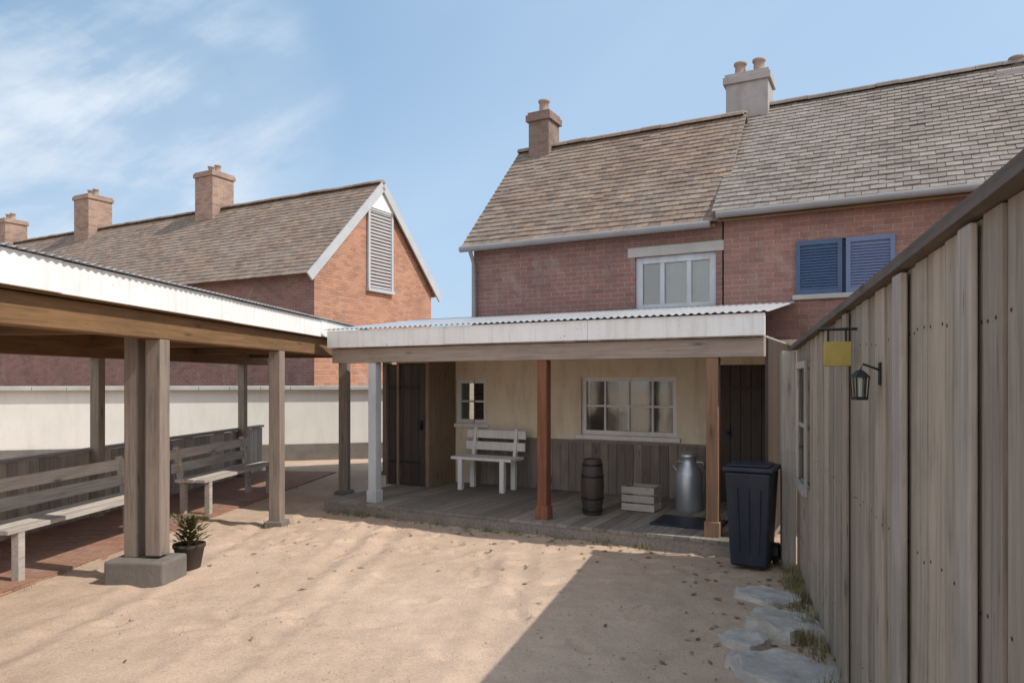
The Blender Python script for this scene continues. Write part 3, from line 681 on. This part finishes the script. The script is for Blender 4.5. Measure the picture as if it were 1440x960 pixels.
# hanging yellow sign and lantern on the hut
p=hut(-.012,-3.2,1.89)
sg=thing('hanging_sign','small plain yellow board hanging from an iron bracket on the plank hut','sign',p,HRZ)
q=MB(); q.box(-.15,-.025,-.012,.012,-.12,0); q.build('board',M['yellow'],sg,.004)
q=MB(); q.tube([(0,0,.06),(-.18,0,.06)],.007); q.tube([(-.05,0,.06),(-.05,0,-.005)],.005); q.tube([(-.13,0,.06),(-.13,0,-.005)],.005); q.build('bracket',M['iron'],sg)
p=hut(-.012,-3.72,1.62)
ln=thing('wall_lantern','small dark iron lantern fixed to the plank hut near the yellow sign','lantern',p,HRZ); ln.scale=(.62,.62,.62)
q=MB(); q.tube([(0,0,.2),(-.1,0,.24),(-.12,0,.19)],.008); q.box(-.004,.004,-.03,.03,.1,.25); q.build('bracket',M['iron'],ln)
q=MB(); q.lathe([(.05,0),(.055,.01),(.05,.02)],6,(-.12,0,0),False); q.lathe([(.07,.15),(.02,.2)],6,(-.12,0,0),False)
for k in range(6):
    a=k*math.pi/3; q.tube([(-.12+.048*math.cos(a),.048*math.sin(a),.02),(-.12+.058*math.cos(a),.058*math.sin(a),.15)],.005,5)
q.build('cage',M['iron'],ln)
q=MB(); q.lathe([(.038,.02),(.046,.15)],12,(-.12,0,0)); q.build('glass',M['glass'],ln)

# ------------------------------------------------------------------ flat stones at the hut's foot
def slab(label,loc,rx,ry,seed,h=.09,tilt=(0,0)):
    rr=random.Random(seed); n=11; base=[]
    for i in range(n):
        a=2*math.pi*(i+rr.uniform(-.3,.3))/n; k=rr.uniform(.82,1.1)
        ca,sa=math.cos(a),math.sin(a); q=(abs(ca)**2.6+abs(sa)**2.6)**(-1/2.6)
        base.append((rx*q*k*ca,ry*q*k*sa))
    import bmesh
    bmx=bmesh.new(); f=bmx.faces.new([bmx.verts.new((x,y,0)) for x,y in base])
    e=bmesh.ops.extrude_face_region(bmx,geom=[f]); tv=[v for v in e['geom'] if isinstance(v,bmesh.types.BMVert)]
    for v in tv: v.co.z=h*rr.uniform(.85,1.1); v.co.x*=.93; v.co.y*=.93
    bmesh.ops.recalc_face_normals(bmx,faces=bmx.faces)
    bmesh.ops.triangulate(bmx,faces=[f_ for f_ in bmx.faces if len(f_.verts)>4])
    bmesh.ops.subdivide_edges(bmx,edges=bmx.edges[:],cuts=4,use_grid_fill=True)
    for v in bmx.verts:
        d=mn.noise_vector(v.co*7+Vector((seed,0,0)))*.018+mn.noise_vector(v.co*22+Vector((0,seed,0)))*.007; v.co+=d
    for v in bmx.verts: v.co.z+=.012*mn.noise(v.co*13+Vector((0,0,seed)))
    me=bpy.data.meshes.new('flat_stone'); bmx.to_mesh(me); bmx.free(); me.materials.append(M['rock'])
    o=bpy.data.objects.new('flat_stone',me); COL.objects.link(o); o.location=loc; o.rotation_euler=(tilt[0],tilt[1],seed)
    return tag(o,label,'stone','flat stones along the foot of the plank hut')
def hg(lx,ly,z=0): return hut(lx,ly,z)
slab('flat grey stone farthest along the foot of the plank hut',hg(-.32,-1.05,-.065),.30,.24,2.2)
slab('broad pale flat stone midway along the foot of the plank hut',hg(-.25,-1.72,-.065),.26,.31,3.25,.12,(.03,-.06))
slab('darker small flat stone sunk lowest in the sand beside the plank hut',hg(-.5,-2.12,-.04),.17,.15,5.1,.08)
slab('large pale flat stone nearest the camera at the foot of the plank hut',hg(-.27,-2.62,-.065),.34,.32,6.15,.12,(-.03,.05))

# ------------------------------------------------------------------ things on and by the veranda
def hp(lx,ly,z=0): return P0+U*lx+VV*ly+Vector((0,0,z))
# wheeled bin
bl=floc(1062,760,VY-.25)[0]
bn=thing('wheeled_bin','dark navy wheeled bin standing at the right end of the veranda beside the plank hut','bin',hp(bl,VY-.42),RZ)
q=MB(); q.add([(-.16,-.18,.03),(.16,-.18,.03),(.16,.18,.03),(-.16,.18,.03),(-.2,-.24,.88),(.2,-.24,.88),(.2,.23,.88),(-.2,.23,.88)],[(3,2,1,0),(4,5,6,7),(0,1,5,4),(1,2,6,5),(2,3,7,6),(3,0,4,7)]); q.build('body',M['navy'],bn,.02)
q=MB()
for sx in (-.1,0,.1): q.add([(sx*.82-.012,-.2,.16),(sx*.82+.012,-.2,.16),(sx+.012,-.246,.74),(sx-.012,-.246,.74),(sx*.82-.012,-.18,.16),(sx*.82+.012,-.18,.16),(sx+.012,-.226,.74),(sx-.012,-.226,.74)],[(0,1,2,3),(4,7,6,5),(0,4,5,1),(3,2,6,7),(0,3,7,4),(1,5,6,2)])
q.build('front_ribs',M['navy'],bn)
q=MB(); q.box(-.22,.22,-.26,.25,.885,.925); q.box(-.17,.17,-.19,.19,.925,.945); q.build('lid',M['navy'],bn,.015)
for s in (-1,1):
    q=MB(); q.prism([(.18+.1*math.cos(t*math.pi/8),.1+.1*math.sin(t*math.pi/8)) for t in range(16)],'x',s*.185-.025,s*.185+.025); q.build('wheel',M['iron'],bn)
q=MB(); q.tube([(-.17,.24,.87),(-.17,.3,.89),(.17,.3,.89),(.17,.24,.87)],.013); q.build('handle',M['navy'],bn)
# pale bench under the small window
bc=floc(680,660,-.6)[0]
bench('bench','pale painted bench on the veranda against the cream wall below the small window',.98,hp(bc,-.5,.15),RZ,None,'white')
# milk churn
mc=floc(970,690,-.7)[0]
ch=thing('milk_churn','galvanised steel milk churn standing on the veranda beside the brown right hand post','churn',hp(mc,-.75,.15),RZ)
q=MB(); q.lathe([(.15,0),(.16,.02),(.16,.42),(.15,.47),(.09,.56),(.085,.62),(.1,.64)],28); q.build('body',M['steel'],ch)
q=MB(); q.lathe([(.105,.64),(.11,.67),(.06,.69),(.02,.7)],24); q.build('lid',M['steel'],ch)
for s in (-1,1):
    q=MB(); q.tube([(s*.14,0,.46),(s*.19,0,.52),(s*.17,0,.58),(s*.09,0,.58)],.009); q.build('handle',M['steel'],ch)
# crate
cc=floc(902,700,-1.0)[0]
cr=thing('wooden_crate','small tan slatted crate on the veranda below the wide window','crate',hp(cc,-1.0,.15),RZ)
q=MB()
for z in (.01,.11,.21):
    q.box(-.2,.2,-.15,-.135,z,z+.08); q.box(-.2,.2,.135,.15,z,z+.08); q.box(-.2,-.185,-.13,.13,z,z+.08); q.box(.185,.2,-.13,.13,z,z+.08)
q.build('slats',M['bench_x'],cr)
for sx in (-1,1):
    for sy in (-1,1):
        q=MB(); q.box(sx*.17-.015,sx*.17+.015,sy*.12-.013,sy*.12+.013,0,.3); q.build('corner_batten',M['post'],cr)
q=MB(); q.box(-.184,.184,-.134,.134,.012,.024); q.build('base_board',M['bench_x'],cr)
# loose pebbles
gm=MB()
for i in range(2600):
    y=random.uniform(3.6,9.0); x=random.uniform(-.75,.36)*y
    if mn.noise((x*.9,y*.9,4))<random.uniform(-.25,.5): continue
    if x>.818+.281*y-.2 or (x<-2.9): continue
    r=random.uniform(.004,.012)*(1 if random.random()<.95 else 2.0); c=Vector((x,y,gh(x,y)+r*.05))
    vs=[c+Vector((a*r*random.uniform(.8,1.3),b*r*random.uniform(.8,1.3),d*r*.7)) for a,b,d in ((1,0,0),(0,1,0),(-1,0,0),(0,-1,0),(0,0,1),(0,0,-1))]
    gm.add(vs,[(0,1,4),(1,2,4),(2,3,4),(3,0,4),(1,0,5),(2,1,5),(3,2,5),(0,3,5)])
M['pebble']=plain('pebble',(.36,.29,.22),.9,.45,.9)
tag(gm.build('gravel',M['pebble']),'loose pale pebbles scattered over the sandy yard','gravel',kind='stuff')

# tufts of dry grass along the edges, fallen leaves
rt_=random.Random(11)
def tuft(mb,c,n,h):
    for i in range(n):
        a=rt_.uniform(0,6.28); b0=c+Vector((rt_.uniform(-.05,.05),rt_.uniform(-.05,.05),-.01)); d=Vector((math.cos(a),math.sin(a),0)); L=h*rt_.uniform(.5,1.1); ln_=rt_.uniform(.15,.7)
        sx=Vector((-d.y,d.x,0))*rt_.uniform(.0018,.004); p1=b0+Vector((0,0,L*.55))+d*(L*ln_*.3); p2=b0+Vector((0,0,L))+d*(L*ln_)
        mb.add([b0-sx,b0+sx,p1+sx*.8,p1-sx*.8,p2],[(0,1,2,3),(3,2,4)])
gr=MB()
for i in range(110):
    ly=-rt_.random()**.8*4.2
    if rt_.random()<.75: tuft(gr,hg(rt_.uniform(-.14,-.02),ly),rt_.randint(8,22),rt_.uniform(.05,.16))
for i in range(60): 
    lx=rt_.uniform(VL,VR-1.0); tuft(gr,hp(lx,VY-.24+rt_.uniform(-.03,.02)),rt_.randint(5,16),rt_.uniform(.03,.1))
for k in (0,2.32,4.64):
    for i in range(9): a=rt_.uniform(0,6.28); r_=.2 if k==0 else .15; tuft(gr,sh(r_*math.cos(a)-(.08 if k==0 else 0),k+r_*math.sin(a)),rt_.randint(5,14),rt_.uniform(.04,.1))
for i in range(60): tuft(gr,sh(rt_.uniform(-1.08,-.94),rt_.uniform(-2,6)),rt_.randint(3,9),rt_.uniform(.02,.06))
M['dry']=plain('dry_grass',(.20,.18,.075),.8,.4,7)
tag(gr.build('grass',M['dry']),'thin dry grass tufts growing along posts, boardwalk and hut','grass',kind='stuff')
lf=MB()
for i in range(420):
    if rt_.random()<.45: p=hg(-rt_.random()**2*1.0-.03,-rt_.uniform(0,4.4)); 
    elif rt_.random()<.5: p=hp(rt_.uniform(VL,VR-.8),VY-.25-rt_.random()**2*.7)
    else:
        y=rt_.uniform(3.8,8.5); p=Vector((rt_.uniform(-.7,.2)*y,y,0))
        if mn.noise((p.x*.7,p.y*.7,8))<.12: continue
    p.z=gh(p.x,p.y)+.008; a=rt_.uniform(0,6.28); L=rt_.uniform(.018,.042); d=Vector((math.cos(a),math.sin(a),rt_.uniform(-.2,.35)))*L; s_=Vector((-math.sin(a),math.cos(a),rt_.uniform(-.3,.3)))*L*.45
    lf.add([p-d,p+s_+Vector((0,0,.006)),p+d,p-s_],[(0,1,2,3)])
m,nt_,b_=newmat('dead_leaf'); nt_.links.new(ramp(nt_,island(nt_),[(0,(.13,.075,.035)),(.5,(.23,.14,.06)),(1,(.30,.22,.10))]),b_.inputs['Base Color']); b_.inputs['Roughness'].default_value=.8
tag(lf.build('fallen_leaves',m),'scattered dry brown leaves lying over the yard','leaves',kind='stuff')

# keg and doormat on the boardwalk
lx=floc(833,720,-1.55)[0]
kg=thing('keg','slim dark wooden keg on the veranda just right of the red brown post','keg',hp(lx,-1.55,.15))
q=MB(); q.lathe([(.105,0),(.125,.15),(.135,.33),(.125,.5),(.105,.64),(.1,.645),(.09,.625)],22); q.build('staves',M['dark_door'],kg)
for z,r in ((.06,.117),(.2,.133),(.45,.132),(.58,.117)):
    q=MB(); q.lathe([(r,-.014),(r+.003,-.012),(r+.003,.012),(r,.014)],22,(0,0,z)); q.build('hoop',M['iron'],kg)
lx0,lx1=floc(925,720,-1.5)[0],floc(1018,720,-1.5)[0]
q=MB(); q.box(lx0,lx1,-1.82,-1.25,.151,.168); dm=q.build('doormat',M['navy']); dm.location=P0; dm.rotation_euler=(0,0,RZ)
tag(dm,'dark rubber doormat lying on the veranda boards before the right hand door','doormat')
